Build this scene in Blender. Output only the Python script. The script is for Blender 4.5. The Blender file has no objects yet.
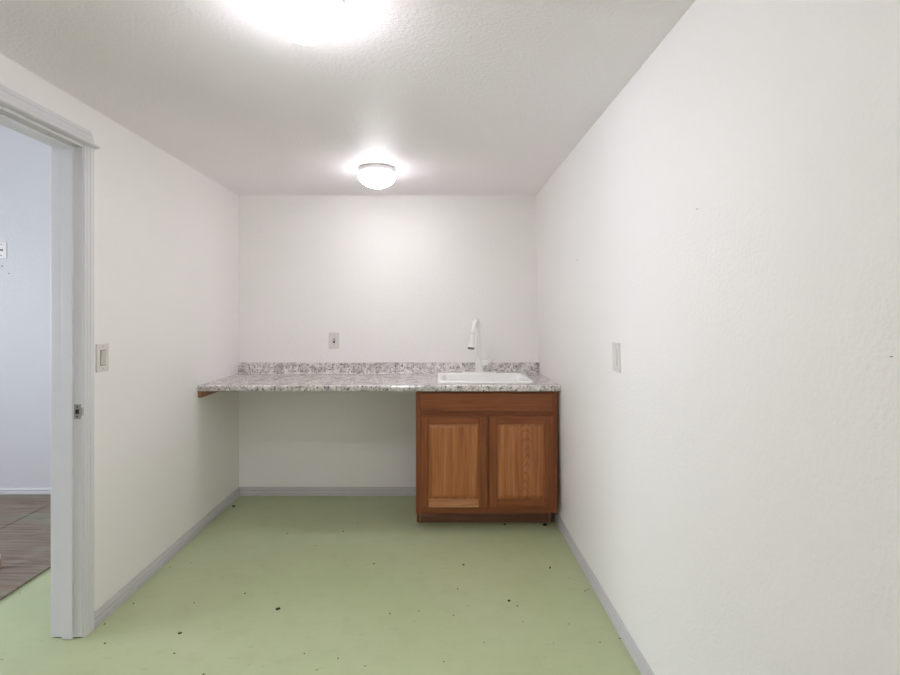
import bpy, bmesh, math, random
from mathutils import Vector, Matrix
random.seed(7)
C = bpy.context.scene.collection
scene = bpy.context.scene

# ------------------------------------------------------------------ dimensions (metres)
CAMH = 1.3555
F = 489.0
YB = 3.66            # back wall
XL = -1.491          # left wall, room face
XLO = -1.614         # left wall, far face
ZC = 2.244           # ceiling
ZN = 2.95            # ceiling of the next room
YF = -4.0            # wall behind the camera
XO = -4.9            # outer wall of the next room
def xr(z):           # the right wall leans a little
    return 0.7765 - 0.0215 * z

# ------------------------------------------------------------------ materials
def mat(name):
    m = bpy.data.materials.new(name); m.use_nodes = True
    nt = m.node_tree
    return m, nt, nt.nodes['Principled BSDF']

def N(nt, t, **kw):
    n = nt.nodes.new(t)
    for k, v in kw.items():
        if k.startswith('i_'):
            key = k[2:].replace('_', ' ')
            n.inputs[key].default_value = v
        else:
            setattr(n, k, v)
    return n

def coords(nt, scale=(1, 1, 1), loc=(0, 0, 0)):
    tc = N(nt, 'ShaderNodeTexCoord')
    mp = N(nt, 'ShaderNodeMapping')
    mp.inputs['Scale'].default_value = scale
    mp.inputs['Location'].default_value = loc
    nt.links.new(tc.outputs['Object'], mp.inputs['Vector'])
    return mp.outputs['Vector']

def noise(nt, vec, scale, detail=3, rough=0.5, dist=0.0):
    n = N(nt, 'ShaderNodeTexNoise')
    n.inputs['Scale'].default_value = scale
    n.inputs['Detail'].default_value = detail
    n.inputs['Roughness'].default_value = rough
    n.inputs['Distortion'].default_value = dist
    nt.links.new(vec, n.inputs['Vector'])
    return n.outputs['Fac']

def ramp(nt, fac, stops, interp='LINEAR'):
    r = N(nt, 'ShaderNodeValToRGB')
    r.color_ramp.interpolation = interp
    e = r.color_ramp.elements
    while len(e) < len(stops): e.new(0.5)
    for el, (p, c) in zip(e, stops):
        el.position = p
        el.color = (c, c, c, 1) if isinstance(c, (int, float)) else (*c, 1)
    nt.links.new(fac, r.inputs['Fac'])
    return r.outputs['Color']

def mix(nt, fac, a, b, mode='MIX'):
    m = N(nt, 'ShaderNodeMix'); m.data_type = 'RGBA'; m.blend_type = mode
    for s, v in ((0, fac), (6, a), (7, b)):
        if isinstance(v, (int, float)): m.inputs[s].default_value = v
        elif isinstance(v, tuple): m.inputs[s].default_value = (*v, 1)
        else: nt.links.new(v, m.inputs[s])
    return m.outputs[2]

def bump(nt, bsdf, height, strength, dist=0.002):
    b = N(nt, 'ShaderNodeBump')
    b.inputs['Strength'].default_value = strength
    b.inputs['Distance'].default_value = dist
    nt.links.new(height, b.inputs['Height'])
    nt.links.new(b.outputs['Normal'], bsdf.inputs['Normal'])

def plain(name, col, rough=0.5, metal=0.0, spec=0.5):
    m, nt, b = mat(name)
    v = coords(nt)
    n = noise(nt, v, 14, 3)
    c = mix(nt, n, tuple(x * 0.97 for x in col), tuple(min(1, x * 1.03) for x in col))
    nt.links.new(c, b.inputs['Base Color'])
    b.inputs['Roughness'].default_value = rough
    b.inputs['Metallic'].default_value = metal
    b.inputs['Specular IOR Level'].default_value = spec
    return m

def plaster(name, col, bscale, bstr, rough=0.55, spec=0.35):
    m, nt, b = mat(name)
    v = coords(nt)
    n = noise(nt, v, 1.6, 4)
    c = mix(nt, n, tuple(x * 0.975 for x in col), tuple(min(1, x * 1.02) for x in col))
    nt.links.new(c, b.inputs['Base Color'])
    b.inputs['Roughness'].default_value = rough
    b.inputs['Specular IOR Level'].default_value = spec
    h = noise(nt, v, bscale, 3, 0.55)
    h2 = ramp(nt, h, [(0.38, 0.0), (0.62, 1.0)])
    bump(nt, b, h2, bstr, 0.0025)
    return m

M = {}
M['wall'] = plaster('wall_paint', (0.875, 0.850, 0.838), 95, 0.24)
M['toned_down_wall'] = plaster('toned_down_wall_paint', (0.61, 0.61, 0.625), 70, 0.25)  # wall colour darkened to offset the strong daylight falling on it
M['ceiling'] = plaster('ceiling_paint', (0.930, 0.885, 0.915), 85, 0.30, 0.52, 0.4)
M['trim'] = plain('trim_paint', (0.56, 0.545, 0.56), 0.42)
M['casing'] = plain('casing_paint', (0.70, 0.69, 0.71), 0.42)
M['white_plastic'] = plain('switch_plastic', (0.70, 0.67, 0.645), 0.35)
M['grey_plastic'] = plain('rocker_plastic', (0.56, 0.54, 0.50), 0.35)
M['dark'] = plain('dark_slot', (0.035, 0.032, 0.03), 0.6)
M['enamel'] = plain('white_enamel', (0.92, 0.92, 0.91), 0.14)
M['faucet'] = plain('faucet_white', (0.84, 0.83, 0.80), 0.22)
M['steel'] = plain('brushed_steel', (0.40, 0.39, 0.36), 0.35, 0.35)
M['crumb'] = plain('dark_dirt', (0.022, 0.020, 0.014), 0.9)
M['crumb_brown'] = plain('brown_dirt', (0.10, 0.075, 0.035), 0.9)
M['nail'] = plain('nail_grey', (0.34, 0.33, 0.32), 0.5)
M['rubber'] = plain('aerator_grey', (0.12, 0.11, 0.105), 0.6)
M['block_pale'] = plain('pale_cut_wood', (0.62, 0.55, 0.46), 0.7)
M['kick_edge'] = plain('kick_edge_wood', (0.27, 0.19, 0.135), 0.7)
M['fixture'] = plain('fixture_white', (0.90, 0.90, 0.89), 0.3)

# green painted floor
m, nt, b = mat('green_floor_paint'); M['floor'] = m
v = coords(nt)
n1 = noise(nt, v, 1.3, 5, 0.55)
n2 = noise(nt, v, 9, 5, 0.6)
base = mix(nt, ramp(nt, n1, [(0.35, 0.0), (0.68, 1.0)]), (0.425, 0.485, 0.272), (0.475, 0.525, 0.328))
base = mix(nt, ramp(nt, n2, [(0.48, 0.0), (0.75, 0.34)]), base, (0.37, 0.40, 0.235))
vs = coords(nt, (14, 50, 14))
n3 = noise(nt, vs, 1.0, 4, 0.65)
base = mix(nt, ramp(nt, n3, [(0.60, 0.0), (0.76, 0.42)]), base, (0.28, 0.30, 0.17))
vo = N(nt, 'ShaderNodeTexVoronoi'); vo.inputs['Scale'].default_value = 11.0
nt.links.new(v, vo.inputs['Vector'])
gate = noise(nt, v, 3.1, 2)
spk = N(nt, 'ShaderNodeMath', operation='MULTIPLY')
nt.links.new(ramp(nt, vo.outputs['Distance'], [(0.0, 1.0), (0.045, 0.8), (0.075, 0.0)]), spk.inputs[0])
nt.links.new(ramp(nt, gate, [(0.50, 0.0), (0.60, 0.85)]), spk.inputs[1])
base = mix(nt, spk.outputs[0], base, (0.10, 0.11, 0.05))
nt.links.new(base, b.inputs['Base Color'])
rr = ramp(nt, n1, [(0.3, 0.30), (0.7, 0.46)])
nt.links.new(rr, b.inputs['Roughness'])
b.inputs['Specular IOR Level'].default_value = 0.5
bump(nt, b, noise(nt, v, 26, 4), 0.10, 0.003)

# brown wood sheets in the next room
m, nt, b = mat('brown_wood_sheet'); M['sheet'] = m
v = coords(nt, (3.6, 70, 70))
n1 = noise(nt, v, 1.0, 5, 0.6, 0.6)
c = ramp(nt, n1, [(0.28, (0.115, 0.082, 0.062)), (0.52, (0.235, 0.175, 0.138)), (0.75, (0.33, 0.262, 0.215))])
v2 = coords(nt, (2.6, 4.5, 4))
n2 = noise(nt, v2, 1.0, 4, 0.6)
c = mix(nt, ramp(nt, n2, [(0.52, 0.0), (0.70, 0.62)]), c, (0.24, 0.30, 0.19))
nt.links.new(c, b.inputs['Base Color']); b.inputs['Roughness'].default_value = 0.6
bump(nt, b, n1, 0.25, 0.002)
M['sheet_edge'] = plain('sheet_edge_wood', (0.10, 0.075, 0.055), 0.8)

# speckled laminate
m, nt, b = mat('speckled_laminate'); M['laminate'] = m
v = coords(nt)
n1 = noise(nt, v, 46, 4, 0.65)
n2 = noise(nt, v, 80, 3, 0.6)
n3 = noise(nt, v, 15, 4, 0.6)
c = ramp(nt, n1, [(0.34, (0.30, 0.265, 0.26)), (0.45, (0.64, 0.60, 0.58)), (0.60, (0.84, 0.81, 0.79))])
c = mix(nt, ramp(nt, n3, [(0.45, 0.0), (0.66, 0.6)]), c, (0.27, 0.225, 0.22))
c = mix(nt, ramp(nt, n2, [(0.57, 0.0), (0.64, 0.95)]), c, (0.045, 0.038, 0.04))
n4 = noise(nt, coords(nt, (1, 1, 1), (3.3, 1.7, 0.4)), 90, 3, 0.6)
c = mix(nt, ramp(nt, n4, [(0.62, 0.0), (0.68, 0.9)]), c, (0.86, 0.84, 0.81))
nt.links.new(c, b.inputs['Base Color'])
b.inputs['Roughness'].default_value = 0.13
b.inputs['Specular IOR Level'].default_value = 0.9

# oak, vertical / horizontal / flat-sawn
def oak(name, dark, mid, light, sc, cathedral=None):
    m, nt, b = mat(name)
    v = coords(nt, sc)
    n1 = noise(nt, v, 1.0, 5, 0.62, 0.35)
    c = ramp(nt, n1, [(0.28, dark), (0.50, mid), (0.72, light)])
    fine = coords(nt, tuple(s * 3.6 if s > 20 else s * 1.8 for s in sc))
    n2 = noise(nt, fine, 1.0, 2, 0.5)
    c = mix(nt, ramp(nt, n2, [(0.55, 0.0), (0.72, 0.45)]), c, tuple(x * 0.62 for x in dark))
    if cathedral:
        x0, z0 = cathedral
        tc = N(nt, 'ShaderNodeTexCoord')
        sp = N(nt, 'ShaderNodeSeparateXYZ'); nt.links.new(tc.outputs['Object'], sp.inputs[0])
        def math_(op, a, bb=None):
            q = N(nt, 'ShaderNodeMath', operation=op)
            for i, val in enumerate((a, bb)):
                if val is None: continue
                if isinstance(val, (int, float)): q.inputs[i].default_value = val
                else: nt.links.new(val, q.inputs[i])
            return q.outputs[0]
        wob = math_('MULTIPLY', math_('SUBTRACT', noise(nt, coords(nt, (7, 7, 4.5)), 1.0, 2), 0.5), 0.10)
        dx = math_('ADD', math_('SUBTRACT', sp.outputs['X'], x0), wob)
        dx2 = math_('MULTIPLY', math_('MULTIPLY', dx, dx), 42.0)
        ff = math_('ADD', math_('SUBTRACT', sp.outputs['Z'], z0), dx2)
        ff = math_('ADD', ff, math_('MULTIPLY', noise(nt, coords(nt, (24, 24, 14)), 1.0, 4), 0.075))
        s = math_('SINE', math_('MULTIPLY', ff, 120.0))
        near = ramp(nt, math_('ABSOLUTE', dx), [(0.02, 1.0), (0.065, 0.0)])
        k = math_('MULTIPLY', ramp(nt, math_('ADD', math_('MULTIPLY', s, 0.5), 0.5), [(0.45, 0.0), (1.0, 0.50)]), near)
        c = mix(nt, k, c, tuple(x * 0.8 for x in dark))
    nt.links.new(c, b.inputs['Base Color'])
    b.inputs['Roughness'].default_value = 0.38
    b.inputs['Specular IOR Level'].default_value = 0.45
    bump(nt, b, n2, 0.08, 0.001)
    return m
D1, M1, L1 = (0.150, 0.040, 0.010), (0.235, 0.066, 0.0175), (0.325, 0.102, 0.029)
D2, M2, L2 = (0.27, 0.086, 0.026), (0.405, 0.148, 0.049), (0.52, 0.215, 0.080)
M['oak_v'] = oak('oak_vertical_grain', D1, M1, L1, (70, 70, 3.0))
M['oak_h'] = oak('oak_horizontal_grain', D1, M1, L1, (3.0, 70, 70))
M['oak_panel'] = oak('oak_panel_straight', D2, M2, L2, (60, 60, 2.0))
M['oak_flat'] = oak('oak_panel_flame', D2, M2, L2, (60, 60, 2.0), (0.540, 0.45))
M['oak_light'] = oak('oak_light_rail', (0.30, 0.12, 0.05), (0.45, 0.20, 0.09), (0.55, 0.27, 0.13), (4.0, 60, 60))
M['kick'] = oak('kick_board_wood', (0.14, 0.055, 0.028), (0.20, 0.085, 0.048), (0.26, 0.12, 0.07), (3.0, 60, 60))
M['batten'] = oak('batten_wood', (0.22, 0.09, 0.035), (0.33, 0.15, 0.06), (0.42, 0.2, 0.09), (60, 3, 60))

# lamp glass
def opal(name, lamp):
    m, nt, b = mat(name)
    b.inputs['Base Color'].default_value = (0.9, 0.9, 0.88, 1)
    b.inputs['Roughness'].default_value = 0.25
    nz = noise(nt, coords(nt), 30, 2)
    ec = mix(nt, nz, (1.0, 0.980, 1.025), (1.0, 0.986, 1.03))
    nt.links.new(ec, b.inputs['Emission Color'])
    tc = N(nt, 'ShaderNodeTexCoord'); sp_ = N(nt, 'ShaderNodeSeparateXYZ'); nt.links.new(tc.outputs['Object'], sp_.inputs[0])
    mr = N(nt, 'ShaderNodeMapRange')      # the bulb sits low in the bowl: the rim under the metal pan glows less
    mr.inputs['From Min'].default_value = ZC - 0.030; mr.inputs['From Max'].default_value = ZC - 0.112
    mr.inputs['To Min'].default_value = lamp * 0.05; mr.inputs['To Max'].default_value = lamp
    nt.links.new(sp_.outputs['Z'], mr.inputs['Value'])
    nt.links.new(mr.outputs['Result'], b.inputs['Emission Strength'])
    return m

m, nt, b = mat('window_glass'); M['glass'] = m
out = nt.nodes['Material Output']
tr = N(nt, 'ShaderNodeBsdfTransparent'); gl = N(nt, 'ShaderNodeBsdfGlossy'); gl.inputs['Roughness'].default_value = 0.02
ms = N(nt, 'ShaderNodeMixShader'); ms.inputs[0].default_value = 0.06
nt.links.new(tr.outputs[0], ms.inputs[1]); nt.links.new(gl.outputs[0], ms.inputs[2]); nt.links.new(ms.outputs[0], out.inputs['Surface'])

# ------------------------------------------------------------------ mesh helpers
def new(): return bmesh.new()

def merge(bm, other):
    me = bpy.data.meshes.new('tmp'); other.to_mesh(me); other.free()
    bm.from_mesh(me); bpy.data.meshes.remove(me)

def box(bm, x0, x1, y0, y1, z0, z1, bev=0.0, seg=2):
    t = bmesh.new()
    bmesh.ops.create_cube(t, size=1.0)
    for v in t.verts:
        v.co = Vector(((x0 + x1) / 2 + v.co.x * (x1 - x0), (y0 + y1) / 2 + v.co.y * (y1 - y0), (z0 + z1) / 2 + v.co.z * (z1 - z0)))
    if bev > 0:
        bmesh.ops.bevel(t, geom=list(t.edges), offset=bev, segments=seg, affect='EDGES', profile=0.5)
    merge(bm, t); return bm

def prism(bm, pts, a, b, axis):
    """extrude polygon pts along axis from a to b. axis 'x': pts=(y,z); 'y': pts=(x,z); 'z': pts=(x,y)"""
    t = bmesh.new()
    def P(p, s):
        return {'x': (s, p[0], p[1]), 'y': (p[0], s, p[1]), 'z': (p[0], p[1], s)}[axis]
    va = [t.verts.new(P(p, a)) for p in pts]; vb = [t.verts.new(P(p, b)) for p in pts]
    n = len(pts)
    t.faces.new(va); t.faces.new(vb[::-1])
    for i in range(n):
        t.faces.new((va[i], vb[i], vb[(i + 1) % n], va[(i + 1) % n]))
    bmesh.ops.recalc_face_normals(t, faces=list(t.faces))
    merge(bm, t); return bm

def lathe(bm, prof, center=(0, 0, 0), seg=48, axis='z', cap=True):
    t = bmesh.new(); rings = []
    for r, h in prof:
        ring = []
        for i in range(seg):
            a = 2 * math.pi * i / seg
            c, s = math.cos(a) * r, math.sin(a) * r
            p = {'z': (c, s, h), 'x': (h, c, s), 'y': (c, h, s)}[axis]
            ring.append(t.verts.new(Vector(p) + Vector(center)))
        rings.append(ring)
    for a, b in zip(rings, rings[1:]):
        for i in range(seg):
            t.faces.new((a[i], a[(i + 1) % seg], b[(i + 1) % seg], b[i]))
    if cap:
        t.faces.new(rings[0][::-1]); t.faces.new(rings[-1])
    bmesh.ops.remove_doubles(t, verts=list(t.verts), dist=1e-6)
    bmesh.ops.recalc_face_normals(t, faces=list(t.faces))
    merge(bm, t); return bm

def tube(bm, pts, radii, seg=20):
    t = bmesh.new(); pts = [Vector(p) for p in pts]; rings = []
    up = Vector((0.31, 0.9, 0.2)).normalized()
    for i, p in enumerate(pts):
        d = (pts[min(i + 1, len(pts) - 1)] - pts[max(i - 1, 0)]).normalized()
        u = (up - d * up.dot(d)).normalized(); w = d.cross(u); up = u
        r = radii[i] if isinstance(radii, (list, tuple)) else radii
        rings.append([t.verts.new(p + u * r * math.cos(2 * math.pi * k / seg) + w * r * math.sin(2 * math.pi * k / seg)) for k in range(seg)])
    for a, b in zip(rings, rings[1:]):
        for i in range(seg):
            t.faces.new((a[i], a[(i + 1) % seg], b[(i + 1) % seg], b[i]))
    t.faces.new(rings[0][::-1]); t.faces.new(rings[-1])
    bmesh.ops.recalc_face_normals(t, faces=list(t.faces))
    merge(bm, t); return bm

def rrect(x0, x1, y0, y1, r, z, n=8):
    out = []
    for cx, cy, a0 in ((x1 - r, y1 - r, 0), (x0 + r, y1 - r, 90), (x0 + r, y0 + r, 180), (x1 - r, y0 + r, 270)):
        for i in range(n + 1):
            a = math.radians(a0 + 90 * i / n)
            out.append((cx + r * math.cos(a), cy + r * math.sin(a), z))
    return out

def loft(bm, loops, cap_first=False, cap_last=False):
    t = bmesh.new()
    rings = [[t.verts.new(p) for p in l] for l in loops]
    n = len(rings[0])
    for a, b in zip(rings, rings[1:]):
        for i in range(n): t.faces.new((a[i], a[(i + 1) % n], b[(i + 1) % n], b[i]))
    if cap_first: t.faces.new(rings[0][::-1])
    if cap_last: t.faces.new(rings[-1])
    bmesh.ops.recalc_face_normals(t, faces=list(t.faces))
    merge(bm, t); return bm

def obj(name, bm, material, parent=None, smooth=False, origin=None):
    """link a bmesh (built in world coordinates) as one mesh object"""
    me = bpy.data.meshes.new(name)
    if parent is not None and origin is None:
        off = parent.matrix_world.translation if parent.type != 'EMPTY' else Vector(parent['_o'])
    else:
        off = Vector(origin) if origin else Vector((0, 0, 0))
    bm.to_mesh(me); bm.free()
    me.materials.append(material)
    if smooth:
        for p in me.polygons: p.use_smooth = True
        try: me.set_sharp_from_angle(angle=math.radians(40))
        except Exception: pass
    o = bpy.data.objects.new(name, me); C.objects.link(o)
    if parent is not None:
        o.parent = parent
        o.matrix_parent_inverse = Matrix.Translation(-Vector(parent['_o'])) if '_o' in parent else Matrix()
    return o

def thing(name, label, cat, loc=(0, 0, 0), group=None):
    o = bpy.data.objects.new(name, None); C.objects.link(o)
    o.location = loc; o['_o'] = tuple(loc); o.empty_display_size = 0.05
    o['label'] = label; o['category'] = cat
    if group: o['group'] = group
    return o

def tag(o, label, cat, group=None):
    o['label'] = label; o['category'] = cat
    if group: o['group'] = group
    return o

def struct(name, bm, material, parent=None):
    o = obj(name, bm, material, parent)
    if parent is None: o['kind'] = 'structure'
    return o

# ------------------------------------------------------------------ the shell
struct('floor', box(new(), XO - 0.12, 1.0, YF - 0.12, YB + 0.12, -0.12, 0.0), M['floor'])
struct('ceiling', box(new(), XL, 1.0, YF, YB, ZC, ZC + 0.12), M['ceiling'])
struct('ceiling_next_room', box(new(), XO - 0.12, XLO, YF - 0.12, YB + 0.12, ZN, ZN + 0.12), M['ceiling'])
struct('wall_back', box(new(), XLO + 0.05, 1.0, YB, YB + 0.12, 0, ZN), M['wall'])
struct('wall_next_room', box(new(), XO - 0.12, XLO + 0.05, YB, YB + 0.12, 0, ZN), M['toned_down_wall'])
struct('wall_right', prism(new(), [(xr(0), 0), (xr(ZC), ZC), (0.95, ZC), (0.95, 0)], YF, YB, 'y'), M['wall'])
DY0, DY1, DZ = 1.231, 2.046, 2.055      # door opening (jamb faces), head height
w = new()
box(w, XLO, XL, DY1 + 0.018, YB, 0, ZN + 0.1); box(w, XLO, XL, YF, DY0 - 0.018, 0, ZN + 0.1); box(w, XLO, XL, DY0 - 0.018, DY1 + 0.018, DZ + 0.018, ZN + 0.1)
struct('wall_left', w, M['wall'])
def wall_with_hole(axis, c0, c1, a0, a1, h0, h1, z0, z1):
    w = new()
    def bb(p0, p1, q0, q1):
        if axis == 'x': box(w, c0, c1, p0, p1, q0, q1)
        else: box(w, p0, p1, c0, c1, q0, q1)
    bb(a0, h0, 0, ZN); bb(h1, a1, 0, ZN); bb(h0, h1, 0, z0); bb(h0, h1, z1, ZN)
    return w
# wall behind the camera and next room's outer wall, each with an added window
WX0, WX1, WZ0, WZ1 = -1.1, 0.35, 0.95, 1.95
struct('wall_front', wall_with_hole('y', YF - 0.12, YF, XO - 0.12, 1.0, WX0, WX1, WZ0, WZ1), M['wall'])
OY0, OY1 = 0.1, 2.3
struct('wall_outer', wall_with_hole('x', XO - 0.12, XO, YF, YB, OY0, OY1, 0.85, 2.0), M['wall'])

def window(name, axis, c, a0, a1, z0, z1):
    w = new()
    def bb(p0, p1, q0, q1, d0=-0.05, d1=0.0, bev=0.003):
        if axis == 'x': box(w, c + d0, c + d1, p0, p1, q0, q1, bev)
        else: box(w, p0, p1, c + d0, c + d1, q0, q1, bev)
    t = 0.05
    bb(a0, a0 + t, z0, z1); bb(a1 - t, a1, z0, z1); bb(a0 + t, a1 - t, z0, z0 + t); bb(a0 + t, a1 - t, z1 - t, z1)
    mid = (a0 + a1) / 2
    bb(mid - 0.02, mid + 0.02, z0 + t, z1 - t)
    o = struct(name, w, M['casing'])
    o['_o'] = (0, 0, 0)
    w = new(); bb(a0 + t, a1 - t, z0 + t, z1 - t, -0.028, -0.024, 0)
    obj('pane', w, M['glass'], o)
    return o
window('added_window_1', 'y', YF - 0.04, WX0, WX1, WZ0, WZ1)  # unseen, added behind the camera to let in fill light
window('added_window_2', 'x', XO - 0.04, OY0, OY1, 0.85, 2.0)  # unseen, added to bring daylight into the next room

# baseboards: (thickness, height) profile
BP = [(0, 0), (0.013, 0), (0.013, 0.026), (0.0115, 0.029), (0.008, 0.031), (0.008, 0.036), (0.011, 0.039), (0.0105, 0.046), (0.006, 0.056), (0.005, 0.064), (0, 0.064)]
struct('baseboard_left', prism(new(), [(XL + t, z) for t, z in BP], DY1 + 0.053, YB, 'y'), M['trim'])
struct('baseboard_near_left', prism(new(), [(XL + t, z) for t, z in BP], YF, DY0 - 0.053, 'y'), M['trim'])
struct('baseboard_back', prism(new(), [(YB - t, z) for t, z in BP], XL + 0.012, -0.136, 'x'), M['trim'])
struct('baseboard_right', prism(new(), [(xr(z) - t, z) for t, z in BP], YF, YB, 'y'), M['trim'])
struct('baseboard_next_room', prism(new(), [(YB - t, z) for t, z in BP], XO, XLO, 'x'), M['trim'])

# ------------------------------------------------------------------ door frame
door = bpy.data.objects.new('door_1', None); C.objects.link(door)
door.location = (XL, DY1, 0); door['_o'] = (XL, DY1, 0); door['kind'] = 'structure'; door.empty_display_size = 0.05
XJ0, XJ1 = -1.616, -1.4880
j = new(); box(j, XJ0, XJ1, DY1, DY1 + 0.017, 0.004, DZ, 0.0012); sj = obj('side_jamb', j, M['casing'], door)
j = new(); box(j, XJ0, XJ1, DY0 - 0.017, DY0, 0.004, DZ, 0.0012); obj('side_jamb', j, M['casing'], door)
j = new(); box(j, XJ0, XJ1, DY0 - 0.017, DY1 + 0.017, DZ, DZ + 0.017, 0.0012); obj('head_jamb', j, M['casing'], door)
SX0, SX1 = -1.5670, -1.5235
j = new(); box(j, SX0, SX1, DY1 - 0.012, DY1, 0.0015, DZ, 0.002); obj('door_stop', j, M['casing'], door)
j = new(); box(j, SX0, SX1, DY0, DY0 + 0.012, 0.0015, DZ, 0.002); obj('door_stop', j, M['casing'], door)
j = new(); box(j, SX0, SX1, DY0 + 0.012, DY1 - 0.012, DZ - 0.012, DZ, 0.002); obj('head_stop', j, M['casing'], door)
# fluted side casing: (distance from opening, thickness)
CP = [(0.004, 0), (0.004, 0.008), (0.007, 0.010), (0.014, 0.0105), (0.0155, 0.0085), (0.018, 0.0085), (0.020, 0.0115), (0.032, 0.0125), (0.0335, 0.0105), (0.036, 0.0105),
      (0.038, 0.0140), (0.052, 0.0155), (0.058, 0.0160), (0.0615, 0.0150), (0.0625, 0.012), (0.0625, 0)]
CP = [(d * 0.85, t) for d, t in CP]
j = prism(new(), [(XL + t, DY1 + d) for d, t in CP], 0.0, DZ + 0.011, 'z'); obj('casing', j, M['casing'], door)
j = prism(new(), [(XL + t, DY0 - d) for d, t in CP], 0.0, DZ + 0.011, 'z'); obj('casing', j, M['casing'], door)
# head casing with a projecting bottom lip
hz = DZ + 0.011
HP = [(0, hz + 0.012), (0.019, hz + 0.012), (0.0205, hz + 0.020), (0.018, hz + 0.023), (0.018, hz + 0.026), (0.0195, hz + 0.029), (0.0175, hz + 0.042), (0.0155, hz + 0.044),
      (0.0155, hz + 0.047), (0.017, hz + 0.050), (0.0145, hz + 0.066), (0, hz + 0.066)]
j = bmesh.new()
def hy(z, side):
    k = (z - hz - 0.012) / 0.054
    return (DY1 + 0.049 - 0.015 * k) if side else (DY0 - 0.049 + 0.015 * k)
va = [j.verts.new((XL + t, hy(z, 0), z)) for t, z in HP]; vb = [j.verts.new((XL + t, hy(z, 1), z)) for t, z in HP]
j.faces.new(va); j.faces.new(vb[::-1])
for i in range(len(HP)): j.faces.new((va[i], vb[i], vb[(i + 1) % len(HP)], va[(i + 1) % len(HP)]))
bmesh.ops.recalc_face_normals(j, faces=list(j.faces))
LP = [(0, hz), (0.024, hz), (0.034, hz + 0.003), (0.0365, hz + 0.007), (0.034, hz + 0.010), (0.024, hz + 0.012), (0, hz + 0.012)]
prism(j, [(XL + t, z) for t, z in LP], DY0 - 0.061, DY1 + 0.061, 'y')
obj('head_casing', j, M['casing'], door)
# far-side casing of the same doorway
for a, b_ in ((DY1 + 0.004, DY1 + 0.062), (DY0 - 0.062, DY0 - 0.004)):
    j = new(); box(j, XLO - 0.012, XLO, a, b_, 0, DZ + 0.07, 0.003); obj('casing', j, M['casing'], door)
j = new(); box(j, XLO - 0.012, XLO, DY0 - 0.004, DY1 + 0.004, DZ + 0.006, DZ + 0.07, 0.003); obj('head_casing', j, M['casing'], door)
# strike plate on the jamb (sub-parts: hole and screws)
sp = new()
pz, px = 0.948, -1.5075
box(sp, px - 0.0165, px + 0.0135, DY1 - 0.002, DY1 + 0.0005, pz - 0.031, pz + 0.031, 0.0008)
prism(sp, [(px + 0.0125, DY1 - 0.002), (px + 0.0175, DY1 - 0.0018), (px + 0.0215, DY1 + 0.004), (px + 0.0235, DY1 + 0.012), (px + 0.0220, DY1 + 0.012), (px + 0.020, DY1 + 0.005), (px + 0.0165, DY1), (px + 0.0125, DY1)], pz - 0.017, pz + 0.017, 'z')
strike = obj('strike_plate', sp, M['steel'], door); strike['label'] = 'small metal strike plate'
strike['_o'] = (XL, DY1, 0)
q = new()
prism(q, [(px + x, pz + z) for x, z in [(-0.009, -0.009), (0.006, -0.010), (0.006, 0.010), (-0.004, 0.010), (-0.009, 0.007)]], DY1 - 0.0028, DY1 - 0.0018, 'y')
hole = obj('latch_hole', q, M['dark'], door)
for s in (-1, 1):
    q = new(); lathe(q, [(0.0034, DY1 - 0.0030), (0.0034, DY1 - 0.0018)], (px - 0.0015, 0, pz + s * 0.0205), 14, 'y')
    obj('screw', q, M['dark'], door)

# ------------------------------------------------------------------ brown wood sheets on the next room's floor
s = box(new(), -2.741, -2.070, -1.2, YB - 0.013, 0.0, 0.012, 0.0015, 1)
tag(obj('floor_panel', s, M['sheet']), 'brown worn wood floor panel with raised edge bordering the green floor through the doorway', 'floor panel')
s = box(new(), XO + 0.01, -2.747, -1.2, YB - 0.013, 0.0, 0.012, 0.0015, 1)
tag(obj('floor_panel', s, M['sheet']), 'brown worn wood floor panel beyond the seam, away from the green floor', 'floor panel')

# small wooden stub just entering the frame at the left edge
st = thing('wooden_post_stub', 'small dark wooden stub with pale top standing on brown panel at left frame edge', 'wood block', (-2.330, 2.575, 0.012))
q = new(); lathe(q, [(0.018, 0.012), (0.020, 0.020), (0.020, 0.055), (0.018, 0.062)], (-2.330, 2.575, 0), 24)
obj('body', q, M['batten'], st, True)
q = new(); lathe(q, [(0.018, 0.062), (0.0195, 0.070), (0.018, 0.088), (0.010, 0.095)], (-2.330, 2.575, 0), 24)
e = obj('cap', q, M['block_pale'], st, True); e['label'] = 'pale cream cap'

# ------------------------------------------------------------------ base cabinet
CX0, CX1 = -0.139, 0.746
FY = 3.058          # front of the face frame
cab = thing('sink_cabinet', 'brown oak two-door base cabinet under the sink end of counter', 'cabinet', ((CX0 + CX1) / 2, FY, 0))
KZ = 0.112
c = new()
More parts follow.
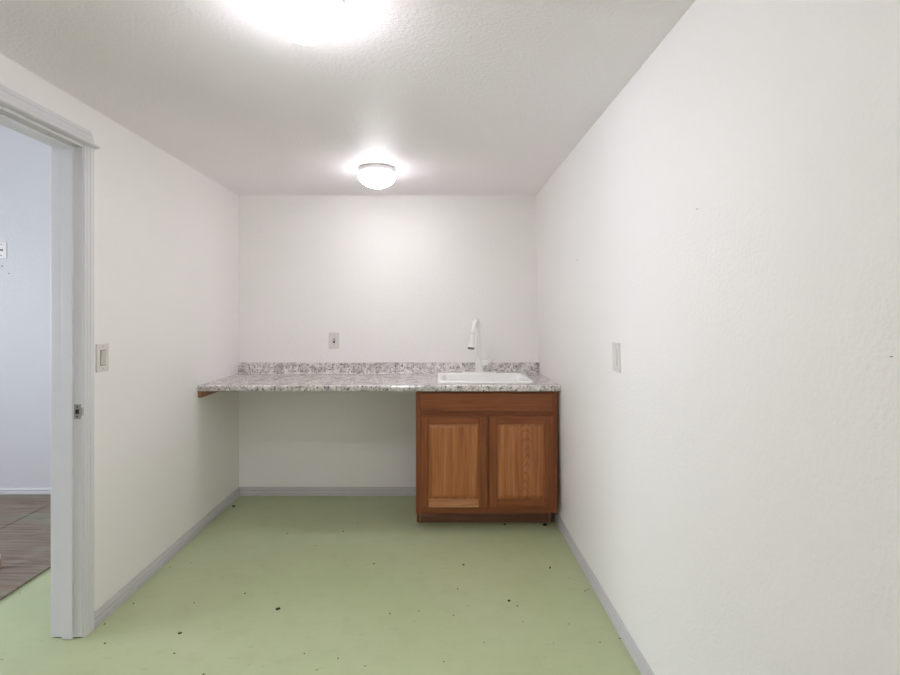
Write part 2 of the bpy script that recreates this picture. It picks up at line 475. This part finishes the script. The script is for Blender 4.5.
# side panels notch back over the toe kick
for x0 in (CX0, CX1 - 0.016):
    prism(c, [(FY + 0.019, KZ), (FY + 0.019, 0.878), (YB - 0.014, 0.878), (YB - 0.014, 0.0), (FY + 0.130, 0.0), (FY + 0.130, KZ)], x0, x0 + 0.016, 'x')
box(c, CX0 + 0.016, CX1 - 0.016, FY + 0.019, YB - 0.014, KZ, KZ + 0.014)
box(c, CX0 + 0.016, CX1 - 0.016, YB - 0.020, YB - 0.014, KZ, 0.878)
obj('carcass', c, M['oak_v'], cab)
for a, b_, z1 in ((CX0, CX0 + 0.040, 0.878), (CX1 - 0.040, CX1, 0.878), ((CX0 + CX1) / 2 - 0.024, (CX0 + CX1) / 2 + 0.024, 0.735)):
    c = new(); box(c, a, b_, FY, FY + 0.019, KZ, z1, 0.001, 1); obj('face_stile', c, M['oak_v'], cab)
for z0, z1 in ((KZ, KZ + 0.045), (0.715, 0.755), (0.835, 0.878)):
    c = new(); box(c, CX0 + 0.040, CX1 - 0.040, FY + 0.0005, FY + 0.019, z0, z1, 0.0008, 1); obj('face_rail', c, M['oak_h'], cab)
c = new(); box(c, CX0 + 0.016, CX1 - 0.016, FY + 0.128, FY + 0.140, 0.0, KZ + 0.002, 0.001, 1)
obj('toe_kick', c, M['kick'], cab)
for a in (CX0 + 0.017, CX1 - 0.027):
    c = new(); box(c, a, a + 0.010, FY + 0.122, FY + 0.128, 0.004, KZ, 0.001, 1); obj('kick_strip', c, M['kick_edge'], cab)
DF = FY - 0.019     # front of drawer and doors
def P2(px, dep=DF): return (px - 438.2) * dep / F
def Z2(py, dep=DF): return CAMH - (py - 314.2) * dep / F
c = new(); box(c, P2(419.8), P2(553.4), DF, FY - 0.0005, Z2(411.6), Z2(393.4), 0.005, 3)
obj('false_drawer_front', c, M['oak_h'], cab)

def cabinet_door(pxl, pxr, panel_mat, bottom_mat):
    x0, x1, z0, z1 = P2(pxl), P2(pxr), Z2(507.6), Z2(416.2)
    sw, rw = 0.051, 0.050
    d = new(); box(d, x0 + 0.002, x1 - 0.002, FY - 0.006, FY - 0.0006, z0 + 0.002, z1 - 0.002)
    stiles = obj('door', d, M['oak_v'], cab)
    stiles['_o'] = cab['_o']
    def sub(name, bm, mt):
        o = obj(name, bm, mt); o.parent = stiles
        o.matrix_parent_inverse = (Matrix.Translation(Vector(cab['_o'])) @ stiles.matrix_parent_inverse).inverted()
        return o
    for a, b_ in ((x0, x0 + sw), (x1 - sw, x1)):
        d = new(); box(d, a, b_, DF, FY - 0.001, z0, z1, 0.003, 2); sub('stile', d, M['oak_v'])
    d = new(); box(d, x0 + sw, x1 - sw, DF + 0.0004, FY - 0.001, z1 - rw, z1, 0.0025, 2); sub('rail', d, M['oak_h'])
    d = new(); box(d, x0 + sw, x1 - sw, DF + 0.0004, FY - 0.001, z0, z0 + rw, 0.0025, 2); sub('rail', d, bottom_mat)
    # raised panel: recessed groove, bevel up to a flat field
    a0, a1, b0, b1 = x0 + sw, x1 - sw, z0 + rw, z1 - rw
    def ring(i, y): return [(a0 + i, y, b0 + i), (a1 - i, y, b0 + i), (a1 - i, y, b1 - i), (a0 + i, y, b1 - i)]
    d = new(); loft(d, [ring(-0.004, DF + 0.010), ring(0.004, DF + 0.010), ring(0.007, DF + 0.0085), ring(0.022, DF + 0.0030), ring(0.0235, DF + 0.0018), ring(0.026, DF + 0.0014)], False, True)
    sub('raised_panel', d, panel_mat)
    return stiles
d1 = cabinet_door(420.3, 487.0, M['oak_panel'], M['oak_light'])
d2 = cabinet_door(489.3, 553.6, M['oak_flat'], M['oak_h'])
d1['label'] = 'left door with straight grain and paler bottom rail'; d2['label'] = 'right door with flame-patterned grain'

# ------------------------------------------------------------------ countertop
ZT, ZU = 0.914, 0.8785
CYF = 3.020
SKX0, SKX1, SKY0, SKY1 = -0.006, 0.618, 3.118, 3.628      # sink outline
CR = xr(ZT) - 0.0015
ct = thing('countertop', 'grey speckled laminate countertop spanning the back wall', 'countertop', ((XL + CR) / 2, CYF, ZU))
c = new()
R = 0.013
front = [(CYF + R * (1 - math.sin(a)), ZT + 0.002 - R * (1 - math.cos(a))) for a in [math.radians(x) for x in range(0, 91, 15)]]
fp = front + [(CYF, ZU + 0.004), (CYF + 0.004, ZU), (SKY0 + 0.02, ZU), (SKY0 + 0.02, ZT), (CYF + 0.03, ZT)]
x0c, x1c = XL + 0.001, CR
prism(c, fp, x0c, x1c, 'x')
yb0 = SKY1 - 0.02
prism(c, [(yb0, ZU), (YB - 0.001, ZU), (YB - 0.001, ZT), (yb0, ZT)], x0c, x1c, 'x')
prism(c, [(SKY0 + 0.02, ZU), (yb0, ZU), (yb0, ZT), (SKY0 + 0.02, ZT)], x0c, SKX0 + 0.02, 'x')
prism(c, [(SKY0 + 0.02, ZU), (yb0, ZU), (yb0, ZT), (SKY0 + 0.02, ZT)], SKX1 - 0.02, x1c, 'x')
obj('worktop', c, M['laminate'], ct)
ZB = 0.994
bp = [(YB - 0.0015, ZT), (YB - 0.0015, ZB)] + [(YB - 0.014 - 0.007 * math.sin(a), ZB - 0.007 * (1 - math.cos(a))) for a in [math.radians(x) for x in range(0, 91, 18)]]
bp += [(YB - 0.021, ZT + 0.012)] + [(YB - 0.021 - 0.012 * (1 - math.cos(a)), ZT + 0.012 - 0.012 * math.sin(a)) for a in [math.radians(x) for x in range(15, 91, 15)]]
c = prism(new(), bp, x0c, xr(ZB) - 0.0015, 'x')
obj('backsplash', c, M['laminate'], ct)

# batten on the left wall that carries the counter
c = prism(new(), [(3.028, ZU), (3.618, ZU), (3.618, 0.838), (3.034, 0.838)], XL + 0.001, XL + 0.022, 'x')
e = obj('support_batten', c, M['batten'], ct); e['label'] = 'brown wooden batten along the wall'

# ------------------------------------------------------------------ sink
sk = thing('sink', 'white drop-in kitchen sink set into the speckled counter', 'sink', ((SKX0 + SKX1) / 2, (SKY0 + SKY1) / 2, ZT))
z = ZT + 0.0004
bx0, bx1, by0, by1 = SKX0 + 0.042, SKX1 - 0.042, SKY0 + 0.042, SKY1 - 0.105
loops = [rrect(SKX0, SKX1, SKY0, SKY1, 0.03, z), rrect(SKX0, SKX1, SKY0, SKY1, 0.03, z + 0.006),
         rrect(SKX0 + 0.002, SKX1 - 0.002, SKY0 + 0.002, SKY1 - 0.002, 0.029, z + 0.010), rrect(SKX0 + 0.008, SKX1 - 0.008, SKY0 + 0.008, SKY1 - 0.008, 0.026, z + 0.013),
         rrect(bx0 - 0.010, bx1 + 0.010, by0 - 0.010, by1 + 0.010, 0.06, z + 0.0125), rrect(bx0 - 0.003, bx1 + 0.003, by0 - 0.003, by1 + 0.003, 0.058, z + 0.008),
         rrect(bx0, bx1, by0, by1, 0.057, z - 0.002), rrect(bx0 + 0.010, bx1 - 0.010, by0 + 0.010, by1 - 0.010, 0.055, z - 0.130),
         rrect(bx0 + 0.020, bx1 - 0.020, by0 + 0.020, by1 - 0.020, 0.05, z - 0.155), rrect(bx0 + 0.045, bx1 - 0.045, by0 + 0.045, by1 - 0.045, 0.04, z - 0.168),
         rrect((bx0 + bx1) / 2 - 0.06, (bx0 + bx1) / 2 + 0.06, (by0 + by1) / 2 - 0.06, (by0 + by1) / 2 + 0.06, 0.058, z - 0.172)]
c = loft(new(), loops, False, True)
obj('basin', c, M['enamel'], sk, True)
c = lathe(new(), [(0.044, z - 0.1715), (0.044, z - 0.169), (0.034, z - 0.1685), (0.030, z - 0.171)], ((bx0 + bx1) / 2, (by0 + by1) / 2, 0), 32)
obj('drain', c, M['steel'], sk, True)

# ------------------------------------------------------------------ faucet
FX, FYC, FZ = 0.297, 3.562, ZT + 0.0135
fa = thing('faucet', 'white pull-down kitchen faucet with tall arched neck behind the sink', 'faucet', (FX, FYC, FZ))
c = loft(new(), [rrect(FX - 0.125, FX + 0.125, FYC - 0.030, FYC + 0.030, 0.029, FZ - 0.0005), rrect(FX - 0.125, FX + 0.125, FYC - 0.030, FYC + 0.030, 0.029, FZ + 0.005),
                 rrect(FX - 0.121, FX + 0.121, FYC - 0.026, FYC + 0.026, 0.025, FZ + 0.009)], True, True)
obj('deck_plate', c, M['faucet'], fa, True)
c = lathe(new(), [(0.031, FZ + 0.008), (0.030, FZ + 0.016), (0.0285, FZ + 0.05), (0.027, FZ + 0.085), (0.022, FZ + 0.105), (0.0180, FZ + 0.125), (0.0164, FZ + 0.14)], (FX, FYC, 0), 32)
obj('body', c, M['faucet'], fa, True)
# neck: straight riser then an arch forward and slightly left
HX, HY, HZ = 0.238, 3.395, 1.190        # start of spray head (upper end)
pts, rad = [], []
for i in range(5):
    pts.append((FX, FYC, FZ + 0.12 + i * 0.04)); rad.append(0.0162)
A = Vector((FX, FYC, FZ + 0.28)); B = Vector((HX, HY, HZ + 0.03))
P1 = A + Vector((0, 0, 0.135)); P2_ = B + Vector((0.012, 0.020, 0.115))
for i in range(1, 21):
    t = i / 20
    pts.append(A * (1 - t) ** 3 + P1 * 3 * t * (1 - t) ** 2 + P2_ * 3 * t * t * (1 - t) + B * t ** 3); rad.append(0.0162 - 0.001 * t)
c = tube(new(), pts, rad, 24); obj('neck', c, M['faucet'], fa, True)
dr = (B - P2_).normalized()
hp = [B - dr * 0.012, B, B + dr * 0.003, B + dr * 0.006, B + dr * 0.05, B + dr * 0.082, B + dr * 0.098]
c = tube(new(), hp, [0.0185, 0.0192, 0.0175, 0.0195, 0.0210, 0.0240, 0.0250], 28); obj('spray_head', c, M['faucet'], fa, True)
c = tube(new(), [B + dr * 0.097, B + dr * 0.108], [0.0235, 0.0222], 28); e = obj('aerator', c, M['rubber'], fa, True); e['label'] = 'dark grey nozzle face'
c = tube(new(), [B - dr * 0.002, B + dr * 0.001], [0.0194, 0.0194], 28); e = obj('collar_ring', c, M['grey_plastic'], fa, True)
c = tube(new(), [(FX + 0.018, FYC, 1.000), (FX + 0.040, FYC, 1.003), (FX + 0.062, FYC - 0.002, 1.006)], [0.023, 0.027, 0.022], 24)
obj('valve_hub', c, M['faucet'], fa, True)
c = tube(new(), [(FX + 0.058, FYC - 0.002, 1.006), (FX + 0.075, FYC - 0.01, 1.012), (FX + 0.088, FYC - 0.025, 1.024), (FX + 0.096, FYC - 0.045, 1.036), (FX + 0.099, FYC - 0.055, 1.040)], [0.016, 0.013, 0.012, 0.0140, 0.008], 16)
obj('lever', c, M['faucet'], fa, True)

# ------------------------------------------------------------------ ceiling lights
def ceiling_light(x, y, lamp, label):
    L = thing('ceiling_light', label, 'ceiling light', (x, y, ZC), 'ceiling dome lights')
    c = lathe(new(), [(0.098, ZC), (0.106, ZC - 0.004), (0.108, ZC - 0.018), (0.110, ZC - 0.026), (0.104, ZC - 0.030)], (x, y, 0), 56)
    obj('base_ring', c, M['fixture'], L, True)
    prof = [(0.102, ZC - 0.0295), (0.110, ZC - 0.033), (0.1135, ZC - 0.042), (0.1138, ZC - 0.049), (0.1110, ZC - 0.060), (0.103, ZC - 0.074),
            (0.090, ZC - 0.088), (0.070, ZC - 0.101), (0.047, ZC - 0.110), (0.024, ZC - 0.1148), (0.002, ZC - 0.116)]
    c = lathe(new(), prof, (x, y, 0), 56)
    e = obj('glass_shade', c, opal('lit_opal_glass', lamp), L, True); e['label'] = 'lit opal glass dome'
    return L
ceiling_light(-0.373, 2.985, 33.0, 'lit white dome ceiling light near the back wall, above the counter')
ceiling_light(-0.373, 1.360, 50.0, 'lit white dome ceiling light cut by the top of the frame')
ceiling_light(-0.373, -0.270, 35.0, 'lit white dome ceiling light behind the camera position')

# ------------------------------------------------------------------ wall plates
PW, PH = 0.039, 0.0615
def plate_parts(root, kind, fr):
    """fr(u, v, d) -> world; u sideways, v up, d out of the wall"""
    def bx(u0, u1, v0, v1, d0, d1, bev):
        t = bmesh.new(); bmesh.ops.create_cube(t, size=1.0)
        for q in t.verts:
            q.co = Vector(((u0 + u1) / 2 + q.co.x * (u1 - u0), (v0 + v1) / 2 + q.co.y * (v1 - v0), (d0 + d1) / 2 + q.co.z * (d1 - d0)))
        if bev: bmesh.ops.bevel(t, geom=list(t.edges), offset=bev, segments=2, affect='EDGES', profile=0.5)
        for q in t.verts: q.co = fr(*q.co)
        bmesh.ops.recalc_face_normals(t, faces=list(t.faces))
        return t
    obj('cover_plate', bx(-PW, PW, -PH, PH, 0.0, 0.0065 if kind != 'jack' else 0.004, 0.0018), M['white_plastic'], root)
    if kind == 'rocker':
        obj('rocker_frame', bx(-0.0175, 0.0175, -0.0345, 0.0345, 0.006, 0.0072, 0.0004), M['dark'], root)
        t = bmesh.new()
        pr = [(-0.0325, 0.0060), (-0.0325, 0.0082), (0.0, 0.0095), (0.0325, 0.0125), (0.0325, 0.0060)]
        prism(t, pr, -0.0155, 0.0155, 'x')
        for q in t.verts: q.co = fr(*q.co)
        bmesh.ops.recalc_face_normals(t, faces=list(t.faces))
        obj('rocker', t, M['grey_plastic'], root)
    elif kind == 'white_rocker':
        obj('rocker_frame', bx(-0.0172, 0.0172, -0.0342, 0.0342, 0.006, 0.0070, 0.0004), M['grey_plastic'], root)
        t = bmesh.new()
        prism(t, [(-0.0325, 0.0060), (-0.0325, 0.0110), (0.0, 0.0088), (0.0325, 0.0085), (0.0325, 0.0060)], -0.0155, 0.0155, 'x')
        for q in t.verts: q.co = fr(*q.co)
        bmesh.ops.recalc_face_normals(t, faces=list(t.faces))
        obj('rocker', t, M['white_plastic'], root)
    elif kind == 'toggle':
        obj('toggle_slot', bx(-0.0085, 0.0085, -0.016, 0.016, 0.0060, 0.0069, 0.0003), M['dark'], root)
        t = bmesh.new()
        prism(t, [(-0.004, 0.0062), (0.008, 0.0062), (0.012, 0.017), (0.005, 0.018)], -0.0050, 0.0050, 'x')
        for q in t.verts: q.co = fr(*q.co)
        bmesh.ops.recalc_face_normals(t, faces=list(t.faces))
        obj('toggle', t, M['white_plastic'], root)
    elif kind == 'jack':
        obj('jack', bx(-0.009, 0.012, -0.006, 0.006, 0.0035, 0.0060, 0.001), M['dark'], root)
    for s in (-1, 1):
        t = new(); lathe(t, [(0.0038, 0.0060), (0.0036, 0.0076)], (0, 0, 0), 12)
        dv = {'jack': 0.042, 'toggle': 0.031}.get(kind, 0.048)
        for q in t.verts: q.co = fr(q.co.x, q.co.y + s * dv, q.co.z)
        bmesh.ops.recalc_face_normals(t, faces=list(t.faces))
        obj('screw', t, M['dark'] if kind == 'jack' else M['grey_plastic'], root)

r = thing('light_switch', 'white rocker light switch on left wall beside the door casing', 'light switch', (XL, 2.166, 1.163))
plate_parts(r, 'rocker', lambda u, v, d: Vector((XL + d, 2.166 + u, 1.163 + v)))
r = thing('light_switch', 'white switch plate with small dark toggle slot above the counter on back wall', 'light switch', (-0.779, YB, 1.157))
plate_parts(r, 'toggle', lambda u, v, d: Vector((-0.779 + u, YB - d, 1.157 + v)))
r = thing('light_switch', 'pale wall plate on the right wall near the sink cabinet', 'light switch', (xr(1.176), 2.052, 1.176))
plate_parts(r, 'white_rocker', lambda u, v, d: Vector((xr(1.176 + v) - d, 2.052 + u, 1.176 + v)))
JX = (1.8 - 438.2) * YB / F
r = thing('wall_jack', 'white wall jack plate with dark screws on the wall seen through doorway', 'wall plate', (JX, YB, 1.835))
plate_parts(r, 'jack', lambda u, v, d: Vector((JX + u, YB - d, 1.835 + v)))

# nails left in the walls
def nail(x, y, z, axis, label, r=0.004, grp=None):
    c = new(); lathe(c, [(r * 0.6, -0.004), (r * 0.6, 0.002), (r, 0.0025), (r * 0.8, 0.0045)], (0, 0, 0), 10)
    for q in c.verts:
        u, v, d = q.co
        q.co = Vector((x - d, y + u, z + v)) if axis == 'x' else Vector((x + u, y - d, z + v))
    bmesh.ops.recalc_face_normals(c, faces=list(c.faces))
    o = obj('nail', c, M['nail'], None, True)
    return tag(o, label, 'nail', grp)
def on_right(px, py):
    x = 0.75
    for _ in range(6):
        y = x * F / (px - 438.2); z = CAMH - (py - 314.2) * y / F; x = xr(z)
    return x, y, z
nail(*on_right(893, 356.5), 'x', 'tiny dark nail at far right of the right wall, at switch height', 0.0013, 'nails in the right wall')
nail(*on_right(698, 209), 'x', 'tiny nail high on the right wall, above and right of the wall plate', 0.0014, 'nails in the right wall')
nail(*on_right(577.5, 260), 'x', 'tiny nail on the right wall nearest the back corner', 0.0026, 'nails in the right wall')
nail((2 - 438.2) * YB / F, YB, CAMH + (314.2 - 266.3) * YB / F, 'y', 'small nail just below the wall jack seen through doorway', 0.006, 'nails below the wall jack')
nail((9 - 438.2) * YB / F, YB, CAMH + (314.2 - 273.5) * YB / F, 'y', 'small nail lower right of the wall jack seen through doorway', 0.005, 'nails below the wall jack')

# ------------------------------------------------------------------ crumbs on the floor
def crumb(px, py, w, label=None, elong=1.0, h=0.35, mt='crumb', rot=0.0):
    d = CAMH * F / (py - 314.2); x = (px - 438.2) * d / F
    r = w * d / F / 2
    c = bmesh.new(); bmesh.ops.create_icosphere(c, subdivisions=2, radius=1.0)
    for q in c.verts:
        k = 1 + random.uniform(-0.22, 0.22)
        q.co = Vector((q.co.x * r * elong * k, q.co.y * r * k, max(q.co.z * r * h * k, -r * h * 0.5)))
    mz = min(q.co.z for q in c.verts)
    R_ = Matrix.Rotation(rot, 3, 'Z')
    for q in c.verts: q.co = R_ @ q.co + Vector((x, d, -mz))
    o = obj('dirt_crumb', c, M[mt], None, True)
    tag(o, label or 'tiny dark crumb of dirt lying on the green floor', 'crumb', 'dirt crumbs on the green floor')
    return o
crumb(278, 609, 4.8, 'largest dark round dirt spot on the open green floor', 1.0, 0.25)
crumb(545.2, 525.4, 3.4, 'black dirt lump on floor at the right foot of the cabinet', 1.3, 0.7)
crumb(505, 524.6, 2.0, 'small black dirt crumb in front of the cabinet toe kick', 1.2, 0.6)
crumb(509, 601, 3.2, 'second darkest dirt spot on the green floor, right of centre', 1.0, 0.35)
crumb(180, 633.3, 3.0, 'flat dark flake on floor left of the largest dirt spot', 1.4, 0.3)
crumb(233.7, 506.6, 2.6, 'dark crumb on floor in the left corner under the counter', 1.2, 0.6)
crumb(463.5, 565, 2.4, 'brownish crumb on floor below the cabinet doors', 1.0, 0.5, 'crumb_brown')
crumb(550, 568, 4.2, 'thin dark sliver on floor close to the right baseboard', 0.35, 0.3, 'crumb_brown', -0.5)
for px, py, wd in ((104.6, 624.2, 2.0), (104.8, 643.5, 2.2), (203.5, 674.2, 2.4), (194, 603, 1.8), (133.5, 603.6, 2.0), (390, 613.6, 1.8), (304.5, 653.6, 1.7), (338, 658.4, 1.6),
                   (365, 666, 1.6), (374, 564, 2.2), (517.3, 606, 1.8), (453.6, 615.6, 1.7), (443.8, 661.6, 1.7), (484, 642.8, 1.7), (600, 642.3, 1.7), (585, 591, 1.6), (588.3, 589.6, 1.6),
                   (620, 638.6, 2.2), (457.5, 589, 1.6), (343.5, 531.5, 2.0), (287.5, 533.5, 1.6), (174.3, 653.5, 2.0), (467.5, 606, 1.2), (418.5, 611, 1.2), (523, 622, 1.2), (245, 593.5, 2.0), (553.8, 643, 1.2)):
    crumb(px, py, wd * 0.85, None, random.uniform(0.8, 1.4), 0.4, random.choice(('crumb', 'crumb', 'crumb_brown')), random.uniform(0, 3))

# ------------------------------------------------------------------ daylight, added fill light and camera
def area(name, loc, rot, sx, sy, energy, col):
    l = bpy.data.lights.new(name, 'AREA'); l.shape = 'RECTANGLE'; l.size = sx; l.size_y = sy; l.energy = energy; l.color = col
    o = bpy.data.objects.new(name, l); C.objects.link(o); o.location = loc; o.rotation_euler = rot
    return o
area('added_fill_light', ((WX0 + WX1) / 2, YF - 0.30, 1.45), (math.radians(90), 0, 0), 1.45, 1.0, 8, (0.93, 0.97, 1.0))  # added fill from behind the camera, no such source known
area('next_room_daylight', (XO - 0.30, (OY0 + OY1) / 2, 1.43), (math.radians(90), 0, math.radians(-90)), 2.2, 1.15, 82, (0.82, 0.91, 1.0))  # the next room's daylight, sent in through the added opening

W = bpy.data.worlds.new('sky'); scene.world = W; W.use_nodes = True
bg = W.node_tree.nodes['Background']; bg.inputs['Color'].default_value = (0.75, 0.85, 1.0, 1); bg.inputs['Strength'].default_value = 0.8

cam = bpy.data.cameras.new('camera'); co = bpy.data.objects.new('camera', cam); C.objects.link(co)
co.location = (0, 0, CAMH); co.rotation_euler = (math.radians(90), 0, 0)
cam.sensor_width = 36; cam.lens = 36 * F / 900
cam.shift_x = (450 - 438.2) / 900; cam.shift_y = -(337.5 - 314.2) / 900
cam.clip_start = 0.02
scene.camera = co
for o in list(bpy.data.objects):
    if '_o' in o: del o['_o']

scene.view_settings.view_transform = 'Standard'; scene.view_settings.look = 'None'
scene.view_settings.gamma = 1.0; scene.view_settings.use_curve_mapping = False
scene.view_settings.exposure = 0.74
scene.cycles.use_denoising = True
scene.cycles.max_bounces = 10; scene.cycles.diffuse_bounces = 8
scene.cycles.sample_clamp_indirect = 6.0
